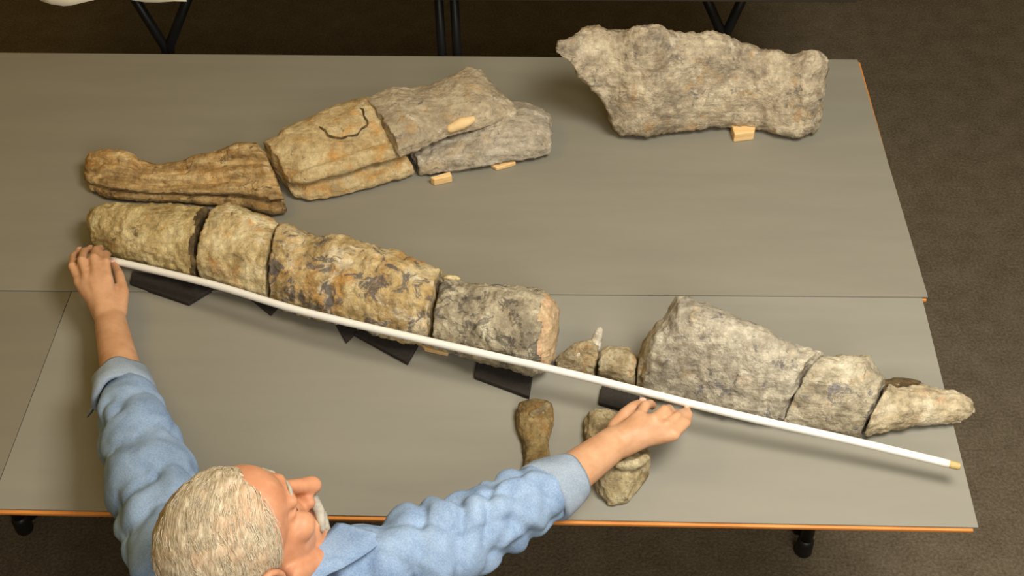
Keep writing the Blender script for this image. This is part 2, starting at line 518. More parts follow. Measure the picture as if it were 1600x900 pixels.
BONES = {   # section origin x, y; section direction x, y; base height; width; height
    'A1': ('jawA1', [
        (-1.6753, 0.8173, -0.0548, 0.9985, 0.004, 0.0502, 0.0311),
        (-1.6541, 0.7841, -0.1727, 0.985, 0.004, 0.0806, 0.0499),
        (-1.6101, 0.7566, -0.1207, 0.9927, 0.004, 0.1058, 0.0656),
        (-1.5766, 0.7509, -0.1297, 0.9916, 0.004, 0.1084, 0.0672),
        (-1.5524, 0.7499, -0.1265, 0.992, 0.004, 0.1014, 0.0628),
        (-1.5373, 0.751, -0.201, 0.9796, 0.004, 0.0895, 0.0555),
        (-1.4944, 0.7503, -0.2181, 0.9759, 0.004, 0.0826, 0.0512),
        (-1.4344, 0.7464, -0.2999, 0.954, 0.004, 0.0934, 0.0579),
        (-1.4063, 0.7418, -0.356, 0.9345, 0.004, 0.1085, 0.0673),
        (-1.3634, 0.7377, -0.3216, 0.9469, 0.004, 0.1174, 0.0728),
        (-1.3273, 0.7335, -0.384, 0.9233, 0.004, 0.1318, 0.0817),
        (-1.2929, 0.719, -0.3817, 0.9243, 0.004, 0.1496, 0.0928),
        (-1.2579, 0.7091, -0.3243, 0.946, 0.004, 0.1555, 0.0964),
        (-1.2342, 0.7172, -0.4498, 0.8931, 0.004, 0.1439, 0.0892),
    ]),
    'A2': ('jawA2', [
        (-1.2247, 0.767, -0.5772, 0.8166, 0.004, 0.1283, 0.077),
        (-1.1915, 0.7586, -0.5334, 0.8459, 0.004, 0.1489, 0.0893),
        (-1.1705, 0.7627, -0.5709, 0.821, 0.004, 0.1624, 0.0974),
        (-1.1352, 0.7743, -0.4953, 0.8687, 0.004, 0.1707, 0.1024),
        (-1.0996, 0.7886, -0.5011, 0.8654, 0.004, 0.1793, 0.1076),
        (-1.0561, 0.8099, -0.5649, 0.8251, 0.004, 0.1859, 0.1115),
        (-1.0109, 0.8293, -0.6098, 0.7925, 0.004, 0.1884, 0.1131),
        (-0.984, 0.8444, -0.6282, 0.7781, 0.004, 0.1866, 0.1119),
    ]),
    'A3': ('flat', [
        (-1.0088, 0.827, -0.5058, 0.8626, 0.058, 0.1866, 0.0634),
        (-0.9815, 0.8426, -0.3321, 0.9432, 0.058, 0.1979, 0.0673),
        (-0.9541, 0.8674, -0.2822, 0.9594, 0.058, 0.1739, 0.0591),
        (-0.9241, 0.8894, -0.2512, 0.9679, 0.058, 0.1645, 0.0559),
        (-0.8933, 0.9034, -0.1965, 0.9805, 0.058, 0.1761, 0.0599),
        (-0.8599, 0.9195, -0.1366, 0.9906, 0.058, 0.1901, 0.0646),
        (-0.8291, 0.9325, -0.1611, 0.9869, 0.058, 0.1713, 0.0582),
        (-0.7987, 0.9515, -0.2223, 0.975, 0.058, 0.1113, 0.0378),
        (-0.7728, 0.9705, -0.2912, 0.9567, 0.058, 0.0491, 0.0167),
    ]),
    'A4': ('flat', [
        (-0.9709, 0.8433, -0.3885, 0.9214, 0.004, 0.0827, 0.0347),
        (-0.9147, 0.8512, -0.2007, 0.9797, 0.004, 0.107, 0.0449),
        (-0.8555, 0.8613, -0.0977, 0.9952, 0.004, 0.1371, 0.0576),
        (-0.7858, 0.8805, -0.0968, 0.9953, 0.004, 0.1655, 0.0695),
        (-0.7466, 0.8898, -0.1025, 0.9947, 0.004, 0.1623, 0.0682),
        (-0.7183, 0.8991, -0.0147, 0.9999, 0.004, 0.1366, 0.0574),
        (-0.7034, 0.9082, -0.0124, 0.9999, 0.004, 0.1113, 0.0468),
    ]),
    'C1': ('round', [
        (-1.6213, 0.6543, -0.2251, 0.9743, 0.012, 0.0353, 0.0254),
        (-1.5954, 0.6002, -0.1611, 0.9869, 0.012, 0.0873, 0.0628),
        (-1.5604, 0.5738, -0.1879, 0.9822, 0.012, 0.1089, 0.0784),
        (-1.513, 0.5464, -0.1434, 0.9897, 0.012, 0.1306, 0.0941),
        (-1.456, 0.5251, -0.0557, 0.9984, 0.012, 0.1412, 0.1016),
        (-1.4146, 0.5096, 0.0319, 0.9995, 0.012, 0.1497, 0.1078),
        (-1.3877, 0.4973, 0.05, 0.9987, 0.012, 0.1558, 0.1122),
        (-1.3667, 0.4924, 0.0414, 0.9991, 0.012, 0.1555, 0.1119),
    ]),
    'C2': ('round', [
        (-1.3625, 0.4915, 0.2029, 0.9792, 0.012, 0.1653, 0.119),
        (-1.3299, 0.479, 0.0874, 0.9962, 0.012, 0.1737, 0.1251),
        (-1.2923, 0.4676, 0.1696, 0.9855, 0.012, 0.1699, 0.1224),
        (-1.2531, 0.4556, 0.1628, 0.9867, 0.012, 0.1624, 0.1169),
        (-1.2245, 0.442, 0.0681, 0.9977, 0.012, 0.1592, 0.1146),
    ]),
    'C3': ('round', [
        (-1.2165, 0.438, 0.055, 0.9985, 0.012, 0.1642, 0.1182),
        (-1.1925, 0.4255, 0.1037, 0.9946, 0.012, 0.1651, 0.1189),
        (-1.1547, 0.4107, 0.1399, 0.9902, 0.012, 0.1606, 0.1157),
        (-1.1104, 0.3946, 0.1086, 0.9941, 0.012, 0.1749, 0.1259),
        (-1.0669, 0.3813, 0.1058, 0.9944, 0.012, 0.1713, 0.1233),
        (-1.0233, 0.3658, 0.0895, 0.996, 0.012, 0.1727, 0.1243),
        (-0.9874, 0.3542, 0.1203, 0.9927, 0.012, 0.1709, 0.1231),
        (-0.9519, 0.3437, 0.1679, 0.9858, 0.012, 0.1632, 0.1175),
        (-0.919, 0.337, 0.1391, 0.9903, 0.012, 0.1572, 0.1132),
    ]),
    'C4': ('round', [
        (-0.9085, 0.3367, 0.1685, 0.9857, 0.012, 0.1358, 0.1005),
        (-0.8698, 0.3189, 0.076, 0.9971, 0.012, 0.1425, 0.1055),
        (-0.8268, 0.3032, -0.125, 0.9922, 0.012, 0.1504, 0.1113),
        (-0.775, 0.2847, -0.0864, 0.9963, 0.012, 0.16, 0.1184),
        (-0.7385, 0.2722, -0.0622, 0.9981, 0.012, 0.1688, 0.1249),
        (-0.7179, 0.2784, 0.0297, 0.9996, 0.012, 0.1594, 0.1179),
        (-0.6996, 0.2889, 0.0275, 0.9996, 0.012, 0.1392, 0.103),
        (-0.6913, 0.3144, 0.0924, 0.9957, 0.012, 0.0977, 0.0723),
    ]),
    'D0': ('slab', [
        (-0.6854, 0.3222, 0.0674, 0.9977, 0.004, 0.0163, 0.0163),
        (-0.6627, 0.3108, 0.0847, 0.9964, 0.004, 0.0406, 0.0406),
        (-0.6348, 0.302, 0.1709, 0.9853, 0.004, 0.0581, 0.0581),
        (-0.62, 0.2973, 0.2097, 0.9778, 0.004, 0.0481, 0.0481),
    ]),
    'D0b': ('round', [
        (-0.6134, 0.2937, 0.1842, 0.9829, 0.004, 0.0533, 0.0426),
        (-0.5938, 0.2866, -0.0086, 1.0, 0.004, 0.063, 0.0504),
        (-0.5672, 0.2742, 0.1394, 0.9902, 0.004, 0.0703, 0.0562),
        (-0.5497, 0.2716, 0.0931, 0.9957, 0.004, 0.0594, 0.0475),
    ]),
    'D1': ('slab', [
        (-0.5423, 0.2741, 0.034, 0.9994, 0.004, 0.0505, 0.0581),
        (-0.5344, 0.2634, 0.1109, 0.9938, 0.004, 0.0814, 0.0936),
        (-0.5242, 0.2537, 0.1455, 0.9894, 0.004, 0.1036, 0.1192),
        (-0.5067, 0.2444, 0.1393, 0.9902, 0.004, 0.1235, 0.142),
        (-0.4832, 0.2362, 0.035, 0.9994, 0.004, 0.1471, 0.1691),
        (-0.4552, 0.2261, -0.0007, 1.0, 0.004, 0.152, 0.1748),
        (-0.4262, 0.2171, 0.0255, 0.9997, 0.004, 0.148, 0.1702),
        (-0.4017, 0.2095, 0.0533, 0.9986, 0.004, 0.1433, 0.1647),
        (-0.3751, 0.2025, 0.0761, 0.9971, 0.004, 0.1349, 0.1552),
        (-0.3438, 0.1949, 0.144, 0.9896, 0.004, 0.1324, 0.1523),
        (-0.3316, 0.1937, 0.2081, 0.9781, 0.004, 0.1223, 0.1406),
        (-0.3158, 0.1906, 0.4815, 0.8764, 0.004, 0.116, 0.1334),
        (-0.3053, 0.19, 0.6717, 0.7408, 0.004, 0.1176, 0.1352),
    ]),
    'D2': ('slab', [
        (-0.2985, 0.1875, 0.6562, 0.7546, 0.004, 0.129, 0.1161),
        (-0.2631, 0.1795, 0.5347, 0.845, 0.004, 0.1298, 0.1169),
        (-0.2309, 0.1726, 0.4989, 0.8667, 0.004, 0.1321, 0.1189),
        (-0.2038, 0.1668, 0.4379, 0.899, 0.004, 0.1344, 0.1209),
        (-0.1869, 0.166, 0.4225, 0.9064, 0.004, 0.1155, 0.1039),
        (-0.1718, 0.1668, 0.4854, 0.8743, 0.004, 0.0994, 0.0894),
    ]),
    'D3': ('round', [
        (-0.1632, 0.1682, 0.5175, 0.8557, 0.006, 0.1067, 0.064),
        (-0.1366, 0.175, 0.4277, 0.9039, 0.006, 0.0912, 0.0547),
        (-0.1084, 0.1812, 0.4343, 0.9008, 0.006, 0.0903, 0.0542),
        (-0.0693, 0.1906, 0.2029, 0.9792, 0.006, 0.0816, 0.0489),
        (-0.034, 0.1957, -0.0048, 1.0, 0.006, 0.07, 0.042),
        (0.001, 0.1996, 0.0779, 0.997, 0.006, 0.0643, 0.0386),
        (0.027, 0.2156, 0.0807, 0.9967, 0.006, 0.0385, 0.0231),
        (0.0361, 0.2301, 0.201, 0.9796, 0.006, 0.0114, 0.0068),
    ]),
    'E1': ('flat', [
        (-0.7536, 0.2252, 0.9963, 0.0854, 0.0, 0.0601, 0.0301),
        (-0.7572, 0.2108, 0.9992, -0.0393, 0.0, 0.0671, 0.0336),
        (-0.7518, 0.1785, 0.9969, -0.079, 0.0, 0.0587, 0.0293),
        (-0.7445, 0.1509, 0.997, -0.0768, 0.0, 0.0461, 0.0231),
        (-0.7383, 0.1184, 0.9972, -0.0743, 0.0, 0.0391, 0.0196),
        (-0.7428, 0.0785, 0.9999, -0.017, 0.0, 0.0483, 0.0241),
        (-0.7318, 0.0657, 0.9998, -0.0216, 0.0, 0.0267, 0.0134),
    ]),
    'E2': ('flat', [
        (-0.6316, 0.2105, 0.9996, -0.0275, 0.0, 0.0524, 0.0262),
        (-0.6381, 0.1962, 0.9924, -0.1229, 0.0, 0.0664, 0.0332),
        (-0.6376, 0.1572, 0.997, -0.0776, 0.0, 0.071, 0.0355),
        (-0.6283, 0.1355, 0.9996, -0.0291, 0.0, 0.0868, 0.0434),
        (-0.617, 0.1058, 0.9763, 0.2166, 0.0, 0.0927, 0.0464),
        (-0.6228, 0.0845, 0.9754, 0.2203, 0.0, 0.0999, 0.05),
        (-0.623, 0.0611, 0.9749, 0.2226, 0.0, 0.0893, 0.0447),
        (-0.6176, 0.0459, 0.9761, 0.2174, 0.0, 0.0723, 0.0362),
        (-0.6099, 0.036, 0.9847, 0.1743, 0.0, 0.053, 0.0265),
        (-0.6025, 0.0298, 0.9866, 0.1633, 0.0, 0.0388, 0.0194),
    ]),
    'B': ('slab', [
        (-0.6941, 0.9824, 0.0, 1.0, 0.2213, 0.0182, 0.0182),
        (-0.6755, 0.9795, 0.0, 1.0, 0.2009, 0.0391, 0.0391),
        (-0.6554, 0.9769, 0.0, 1.0, 0.1819, 0.0575, 0.0575),
        (-0.6348, 0.9826, 0.0, 1.0, 0.1396, 0.12, 0.087),
        (-0.6046, 0.9845, 0.0, 1.0, 0.1112, 0.12, 0.1265),
        (-0.587, 0.9821, 0.0, 1.0, 0.0697, 0.12, 0.1555),
        (-0.5637, 0.9725, 0.0, 1.0, 0.003, 0.12, 0.229),
        (-0.5441, 0.9617, 0.0, 1.0, 0.003, 0.12, 0.2514),
        (-0.4841, 0.9608, 0.0, 1.0, 0.003, 0.12, 0.2573),
        (-0.4616, 0.9695, 0.0, 1.0, 0.003, 0.12, 0.2384),
        (-0.4113, 0.9808, 0.0, 1.0, 0.003, 0.12, 0.221),
        (-0.3506, 0.9903, 0.0, 1.0, 0.003, 0.12, 0.2131),
        (-0.2991, 0.9941, 0.0, 1.0, 0.003, 0.12, 0.1857),
        (-0.2583, 0.9907, 0.0, 1.0, 0.003, 0.12, 0.1733),
        (-0.2316, 0.9819, 0.0, 1.0, 0.003, 0.12, 0.1764),
        (-0.1998, 0.9704, 0.0, 1.0, 0.003, 0.12, 0.1682),
        (-0.1736, 0.9639, 0.0, 1.0, 0.003, 0.12, 0.19),
        (-0.1475, 0.9747, 0.0, 1.0, 0.003, 0.12, 0.1874),
        (-0.1204, 1.003, 0.0, 1.0, 0.003, 0.09, 0.1612),
    ]),
}

def profile(name, n=72):
    p = TEMPL[name]
    s = [0]
    for a, b in zip(p, p[1:]):
        s.append(s[-1]+math.hypot(b[0]-a[0], b[1]-a[1]))
    t = np.linspace(0, s[-1], n)
    u = np.interp(t, s, [q[0] for q in p])
    z = np.interp(t, s, [q[1] for q in p])
    nb = 10
    ub = np.linspace(u[-1], u[0], nb+2)[1:-1]
    return np.r_[u, ub], np.r_[z, np.zeros(nb)]

def bone(name, key, mat, label=None, parent=None, cat='fossil bone', group=None, amp=.0045, seed=0, step=.0036,
         carve=None, end_rough=.006, lift=0.0, freq=1.0, zone=None, mats2=(), blur=0):
    """loft the cross-sections of one fragment, cap its broken ends and roughen it"""
    templ, rows = BONES[key]
    R = np.array(rows)
    u, zz = profile(templ)
    n = len(u)
    cx = R[:, 0]+R[:, 2]*R[:, 5]*.5
    cy = R[:, 1]+R[:, 3]*R[:, 5]*.5
    s = np.r_[0, np.cumsum(np.maximum(1e-4, np.hypot(np.diff(cx), np.diff(cy))))]
    ns = max(8, int(s[-1]/step))
    ts = np.linspace(0, s[-1], ns)
    Q = np.stack([np.interp(ts, s, R[:, k]) for k in range(7)], 1)
    if blur:
        pad_ = np.pad(Q, ((blur, blur), (0, 0)), 'edge')
        Q = np.stack([pad_[i:i+2*blur+1].mean(0) for i in range(ns)])
    rings = []
    for q in Q:
        rings.append(np.stack([q[0]+q[2]*q[5]*u, q[1]+q[3]*q[5]*u, T+lift+q[4]+q[6]*zz], 1))
    # end caps as shrinking rings
    def cap(r, outward):
        c = r.mean(0)
        out = []
        for k in (.93, .78, .58, .36, .14):
            out.append(c+(r-c)*k+outward*(1-k)*.004)
        return out
    d0 = rings[0].mean(0)-rings[1].mean(0)
    d0 /= np.linalg.norm(d0)
    d1 = rings[-1].mean(0)-rings[-2].mean(0)
    d1 /= np.linalg.norm(d1)
    c0 = cap(rings[0], d0)[::-1]
    c1 = cap(rings[-1], d1)
    allr = c0+rings+c1
    nr = len(allr)
    V = np.concatenate(allr, 0)
    # normals by grid differences
    G = V.reshape(nr, n, 3)
    du = np.gradient(G, axis=0)
    dv = np.roll(G, -1, 1)-np.roll(G, 1, 1)
    N = np.cross(du, dv)
    N /= np.linalg.norm(N, axis=2, keepdims=True)+1e-12
    # orient outwards
    ctr = G.mean(1, keepdims=True)
    if (N[len(c0):-len(c1)]*(G-ctr)[len(c0):-len(c1)]).sum() < 0:
        N = -N
    N[:len(c0)] = d0
    N[-len(c1):] = d1
    out = []
    off = Vector((seed*3.1, seed*1.7, seed*.9))
    for i in range(nr):
        capf = i < len(c0) or i >= nr-len(c1)
        for j in range(n):
            p = Vector(G[i, j])
            nn = Vector(N[i, j])
            a = noise.fractal(p*18*freq+off, .8, 2.2, 4)*amp
            b = noise.fractal(p*55*freq+off, .9, 2.1, 3)*amp*.55
            r = abs(noise.noise(p*30*freq+off*2))
            c = -max(0, .10-r)*amp*3.5+noise.fractal(p*120*freq+off, .9, 2.1, 2)*amp*.45
            d = (a+b+c) if not capf else noise.fractal(p*40+off, .8, 2.2, 4)*end_rough
            if carve and not capf:
                d += carve((i-len(c0))/max(1, ns-1), j/71.0)
            p = p+nn*d
            if p.z < T+lift+.0012:
                p.z = T+lift+.0012
            out.append(p)
    F = []
    for i in range(nr-1):
        for j in range(n):
            j2 = (j+1) % n
            F.append((i*n+j, i*n+j2, (i+1)*n+j2, (i+1)*n+j))
    F.append(tuple(range(n-1, -1, -1)))
    F.append(tuple(range((nr-1)*n, nr*n)))
    zi = []
    for i in range(nr-1):
        for j in range(n):
            zi.append(zone((i-len(c0))/max(1, ns-1), j/71.0, Vector(G[i, j])) if zone else 0)
    org = (float(cx.mean()), float(cy.mean()), T)
    o = mesh_obj(name, out, F, mat, parent, None if parent else org)
    for q in mats2:
        o.data.materials.append(q)
    if zone:
        o.data.polygons.foreach_set('material_index', zi+[zi[0], zi[-1]])
    if parent is None:
        tag(o, label, cat, group)
    return o

def surf(key, s_, v_):
    """a point on the unroughened surface of a fragment"""
    templ, rows = BONES[key]
    R = np.array(rows)
    u, zz = profile(templ)
    cx = R[:, 0]+R[:, 2]*R[:, 5]*.5
    cy = R[:, 1]+R[:, 3]*R[:, 5]*.5
    s = np.r_[0, np.cumsum(np.maximum(1e-4, np.hypot(np.diff(cx), np.diff(cy))))]
    q = [np.interp(s_*s[-1], s, R[:, k]) for k in range(7)]
    uu = np.interp(v_, np.arange(72)/71, u[:72])
    z = np.interp(v_, np.arange(72)/71, zz[:72])
    return Vector((q[0]+q[2]*q[5]*uu, q[1]+q[3]*q[5]*uu, T+q[4]+q[6]*z))

def groove_oval(s0, v0, rs, rv, w=.10, depth=.006, arc=None):
    def f(s, v):
        if v > 1: return 0
        a = math.hypot((s-s0)/rs, (v-v0)/rv)
        if arc and not arc(s, v): return 0
        return -depth*max(0, 1-abs(a-1)/w)
    return f

UP = 'pieces of the upper jaw row'
LO = 'pieces of the lower jaw row'
bone('fossil_bone', 'A1', M['A1'], 'dark ochre grooved bone at the left tip of the upper row', group=UP, amp=.003, seed=1)
a2 = bone('fossil_bone', 'A2', M['A2'], 'tan bone with an oval crack, second piece of the upper row', group=UP, amp=.0024, seed=2,
     carve=groove_oval(.645, .545, .20, .095, .17, .004, lambda s, v: v < .575))
o3 = empty('fossil_bone', (BONES['A3'][1][3][0], BONES['A3'][1][3][1], T), 'greyish tan bone with an overhanging plate, right end of upper row', 'fossil bone', UP)
bone('upper_plate', 'A3', M['A3'], parent=o3, amp=.0035, seed=3)
bone('lower_shelf', 'A4', M['A4'], parent=o3, amp=.004, seed=4)
bone('fossil_bone', 'B', M['B'], 'large pale rough bone slab standing alone at the far right of the board', amp=.0062, seed=5, freq=.9, blur=4)
bone('fossil_bone', 'C1', M['C1'], 'straw coloured rounded bone at the left end of lower row beside the hand', group=LO, amp=.005, seed=6, end_rough=.012,
     zone=lambda s, v, p: 1 if s > .965+.03*noise.noise(p*60) else 0, mats2=[M['darkbone']])
bone('fossil_bone', 'C2', M['C2'], 'short straw and orange bone block, second in the lower row', group=LO, amp=.005, seed=7)
c3 = bone('fossil_bone', 'C3', M['C3'], 'long orange and blue grey mottled bone, third in the lower row', group=LO, amp=.0055, seed=8)
c4 = bone('fossil_bone', 'C4', M['C4'], 'grey mottled bone with a pinkish cut end, fourth in the lower row', group=LO, amp=.005, seed=9,
     zone=lambda s, v, p: 1 if s > .86+.05*noise.noise(p*40) else 0, mats2=[M['C4e']])
dz = empty('fossil_bone', (BONES['D0'][1][1][0], BONES['D0'][1][1][1], T), 'small bone splinter with a thin white upright spur', 'fossil bone', LO)
bone('body', 'D0', M['D0'], parent=dz, amp=.003, seed=10, lift=-.0035)
bone('fossil_bone', 'D0b', M['D0'], 'small squarish bone chunk between the spur and the big grey plate', group=LO, amp=.003, seed=11, lift=-.0035)
d1 = bone('fossil_bone', 'D1', M['D1'], 'big light grey bone plate above the right hand', group=LO, amp=.005, seed=12, lift=-.0035,
     zone=lambda s, v, p: 1 if s < .05+.035*noise.noise(p*50)+.16*max(0, v-.36) else 0, mats2=[M['D0']])
d2 = bone('fossil_bone', 'D2', M['D2'], 'buff grey bone block with dark pits, second from right end of lower row', group=LO, amp=.005, seed=13, lift=-.0035)
d3 = bone('fossil_bone', 'D3', M['D3'], 'narrow buff bone point sticking out past the board edge', group=LO, amp=.0045, seed=14, lift=-.0035)
e1 = bone('fossil_bone', 'E1', M['E1'], 'small brown bone lying above the right shirt cuff', amp=.003, seed=15, lift=-.0035, group='small bones near the person')
e2 = bone('fossil_bone', 'E2', M['E2'], 'small rounded grey brown bone under the right forearm', amp=.004, seed=16, lift=-.0035, group='small bones near the person')

# spur, filler patch and chips that belong to single bones
def rough_blob(name, pts, rad, mat, parent, seed=0, amp=.002, seg=20, origin=None, sub=4):
    P = [Vector(p) for p in pts]
    Q, Rr = [], []
    for i in range(len(P)-1):
        for k in range(sub):
            t = k/sub
            Q.append(P[i].lerp(P[i+1], t))
            Rr.append(rad[i]*(1-t)+rad[i+1]*t)
    Q.append(P[-1])
    Rr.append(rad[-1])
    v, f = tube_vf(Q, Rr, seg, round_ends=True)
    c = sum(Q, Vector())/len(Q)
    off = Vector((seed, seed*2, seed*3))
    v = [p+(p-c).normalized()*noise.fractal(p*60+off, .8, 2.2, 4)*amp for p in v]
    v = [Vector((p.x, p.y, max(p.z, T+.001))) for p in v]
    return mesh_obj(name, v, f, mat, parent, origin)
rough_blob('spur', [(-0.6302, 0.3287, 0.752), (-0.6193, 0.3392, 0.775), (-0.613, 0.3505, 0.795), (-0.6097, 0.3581, 0.802)], [.016, .011, .009, .006], M['spur'], dz, 3, .0025)
rough_blob('splinter_edge', [(-0.6593, 0.3263, 0.768), (-0.6423, 0.3289, 0.774), (-0.6263, 0.3335, 0.776)], [.006, .010, .008], M['spur'], dz, 5, .003)
rough_blob('filler_patch', [(-0.9101, 0.9021, 0.826), (-0.8864, 0.9119, 0.832), (-0.8654, 0.9199, 0.836)], [.009, .0125, .008], M['plaster'], o3, 4, .002)
rough_blob('dark_hollow', [(-0.118, 0.2617, 0.77), (-0.0909, 0.2651, 0.77), (-0.0613, 0.2674, 0.768)], [.014, .017, .013], M['darkbone'], d3, 7, .003)  # solid dark lump stands in for the shaded hollow in this bone
rough_blob('bottom_ridge', [(-0.5273, 0.2758, 0.758), (-0.4723, 0.2563, 0.758), (-0.4068, 0.2361, 0.756), (-0.3313, 0.2149, 0.754)], [.008, .012, .011, .007], M['D3'], d1, 8, .003)
rough_blob('bottom_ridge', [(-0.2972, 0.2057, 0.754), (-0.2464, 0.1927, 0.754), (-0.2038, 0.184, 0.752), (-0.1742, 0.179, 0.752)], [.007, .010, .009, .006], M['D3'], d2, 9, .003)
rough_blob('top_flake', [(-0.8851, 0.4467, 0.838), (-0.8722, 0.4466, 0.84), (-0.8652, 0.4467, 0.84)], [.009, .007, .004], M['C1'], c3, 10, .002)
rough_blob('knob', [(-0.7266, 0.1949, 0.764), (-0.7114, 0.2081, 0.762), (-0.7038, 0.2187, 0.758)], [.007, .009, .007], M['E2'], e1, 11, .003)
rough_blob('boss', [(-0.5852, 0.0695, 0.79), (-0.559, 0.0713, 0.79), (-0.5392, 0.0898, 0.785)], [.007, .009, .008], M['E2'], e2, 13, .004)

ov = [surf('A2', .645+.20*math.cos(a)*(1+.08*math.sin(a*7)), .545+.095*math.sin(a)*(1+.06*math.cos(a*9))) for a in [math.radians(170+k*10) for k in range(22)]]
tube('dark_crack', ov, [.0006]+[.0019+.0007*math.sin(k*2.1) for k in range(20)]+[.0006], M['darkbone'], a2, seg=8)  # dark tube stands in for the shade inside the carved oval crack

# ------------------------------------------------------------------ wooden wedges and foam pads
def wedge(px, h, label, z0=.0008):
    c = sum((Vector(p) for p in px), Vector())/len(px)
    o = prism('wooden_wedge', [(p[0], p[1]) for p in px], T+z0, T+z0+h, M['block'], origin=(c.x, c.y, T), bv=.002)
    return tag(o, label, 'wood block', 'wooden blocks propping the bones')
wedge([(-0.951, 0.8261, 0.758), (-0.9422, 0.8187, 0.74), (-0.9056, 0.8315, 0.74), (-0.911, 0.8451, 0.758)], .018, 'larger pale wooden block under the middle of the upper bone row')
wedge([(-0.8288, 0.8801, 0.74), (-0.8148, 0.8678, 0.74), (-0.7749, 0.8872, 0.74), (-0.7839, 0.9146, 0.74)], .009, 'flat pale wooden block under the right end of the upper bone row')
wedge([(-0.313, 1.008, 0.74), (-0.3094, 0.9707, 0.74), (-0.2661, 0.98, 0.74), (-0.2581, 1.0177, 0.74)], .022, 'pale wooden block under the big standing bone slab')
wedge([(-0.9383, 0.3758, 0.74), (-0.9265, 0.3603, 0.74), (-0.8835, 0.3485, 0.74), (-0.8798, 0.3642, 0.74)], .009, 'thin wooden block below the rod, under the mottled bone', z0=-.0028)

def pad(px, h, label):
    c = sum((Vector(p) for p in px), Vector())/len(px)
    o = prism('foam_pad', [(p[0], p[1]) for p in px], T-.003, T-.003+h, M['foam'], origin=(c.x, c.y, T), bv=.0015)
    return tag(o, label, 'foam pad', 'black foam pads under the lower bones')
pad([(-1.5111, 0.551, 0.746), (-1.5083, 0.5184, 0.74), (-1.3844, 0.4675, 0.74), (-1.3375, 0.5154, 0.746)], .010, 'black foam pad next to the left hand, leftmost below the rod')
pad([(-1.2803, 0.4948, 0.74), (-1.224, 0.4436, 0.74), (-1.211, 0.4688, 0.74), (-1.2239, 0.4957, 0.74)], .006, 'small black foam corner, second from left below the rod')
pad([(-1.1054, 0.4341, 0.74), (-1.0731, 0.3765, 0.74), (-1.0581, 0.4008, 0.74), (-1.0563, 0.4268, 0.74)], .006, 'pointed black foam corner touching the long middle pad')
pad([(-1.0611, 0.3959, 0.74), (-0.9551, 0.3256, 0.74), (-0.9392, 0.3726, 0.74), (-1.0076, 0.4195, 0.74)], .010, 'long black foam pad below the rod, under the mottled bone')
pad([(-0.8288, 0.3279, 0.74), (-0.8329, 0.2959, 0.74), (-0.7334, 0.2503, 0.74), (-0.7277, 0.3084, 0.74)], .010, 'squarish black foam pad below the rod, under the grey mottled bone')
pad([(-0.6055, 0.2778, 0.74), (-0.6118, 0.2395, 0.74), (-0.5609, 0.2218, 0.74), (-0.5383, 0.2555, 0.74)], .010, 'black foam pad half hidden by the right hand')

# ------------------------------------------------------------------ white rod
rp = [(-1.5383, 0.529, 0.798), (-1.3264, 0.4555, 0.81), (-1.1423, 0.3827, 0.816), (-0.8962, 0.3091, 0.818), (-0.6527, 0.2431, 0.814), (-0.385, 0.1692, 0.804), (-0.1907, 0.1257, 0.792), (-0.0435, 0.0889, 0.784)]
rod = empty('measuring_rod', rp[0], 'long thin white rod held by both hands across the lower bones', 'rod')
def smooth_path(p, n):
    p = [Vector(q) for q in p]
    out = []
    for i in range(len(p)-1):
        a, b, c, d = p[max(i-1, 0)], p[i], p[i+1], p[min(i+2, len(p)-1)]
        for k in range(n):
            t = k/n
            out.append(.5*((2*b)+(c-a)*t+(2*a-5*b+4*c-d)*t*t+(3*b-a-3*c+d)*t**3))
    out.append(p[-1])
    return out
rpp = smooth_path(rp, 6)
tube('rod', rpp, .0069, M['stick'], rod, seg=16)
e = Vector(rpp[-1])
dd = (rpp[-1]-rpp[-2]).normalized()
tube('end_plug', [e, e+dd*.003, e+dd*.016, e+dd*.018], [.0066, .0066, .0064, .004], M['stick_end'], rod, seg=16)

# ------------------------------------------------------------------ the man
SL = Vector((-1.2285, -0.1838, 0.89))
SR = Vector((-0.946, -0.2001, 0.895))
WL = Vector((-1.4934, 0.363, 0.8))
WR = Vector((-0.5904, 0.1012, 0.81))
MS = (SL+SR)/2
HIP = MS+Vector((.02, -.26, -.44))
HC = Vector((-1.108, -.2495, 1.040))
psi, dl, rl = math.radians(52), math.radians(-17), math.radians(10)
fw = Vector((math.cos(psi)*math.cos(dl), math.sin(psi)*math.cos(dl), -math.sin(dl)))
rt = Vector((math.sin(psi), -math.cos(psi), 0))
up = rt.cross(fw)
rt, up = rt*math.cos(rl)+up*math.sin(rl), up*math.cos(rl)-rt*math.sin(rl)
def H(r, f, u):
    return HC+rt*r+fw*f+up*u
def Hell(r, f, u, a, b, c):
    return ellipsoid_vf(H(r, f, u), rt*a, fw*b, up*c, 24, 16)
def caps(pts, rad, seg=14):
    return tube_vf(pts, rad, seg, round_ends=True)
man = empty('person', (HIP.x, HIP.y, 0), 'grey haired person in a blue shirt with rolled sleeves holding the white rod', 'person')

NB = MS+Vector((-.002, -.085, .022))
body = []
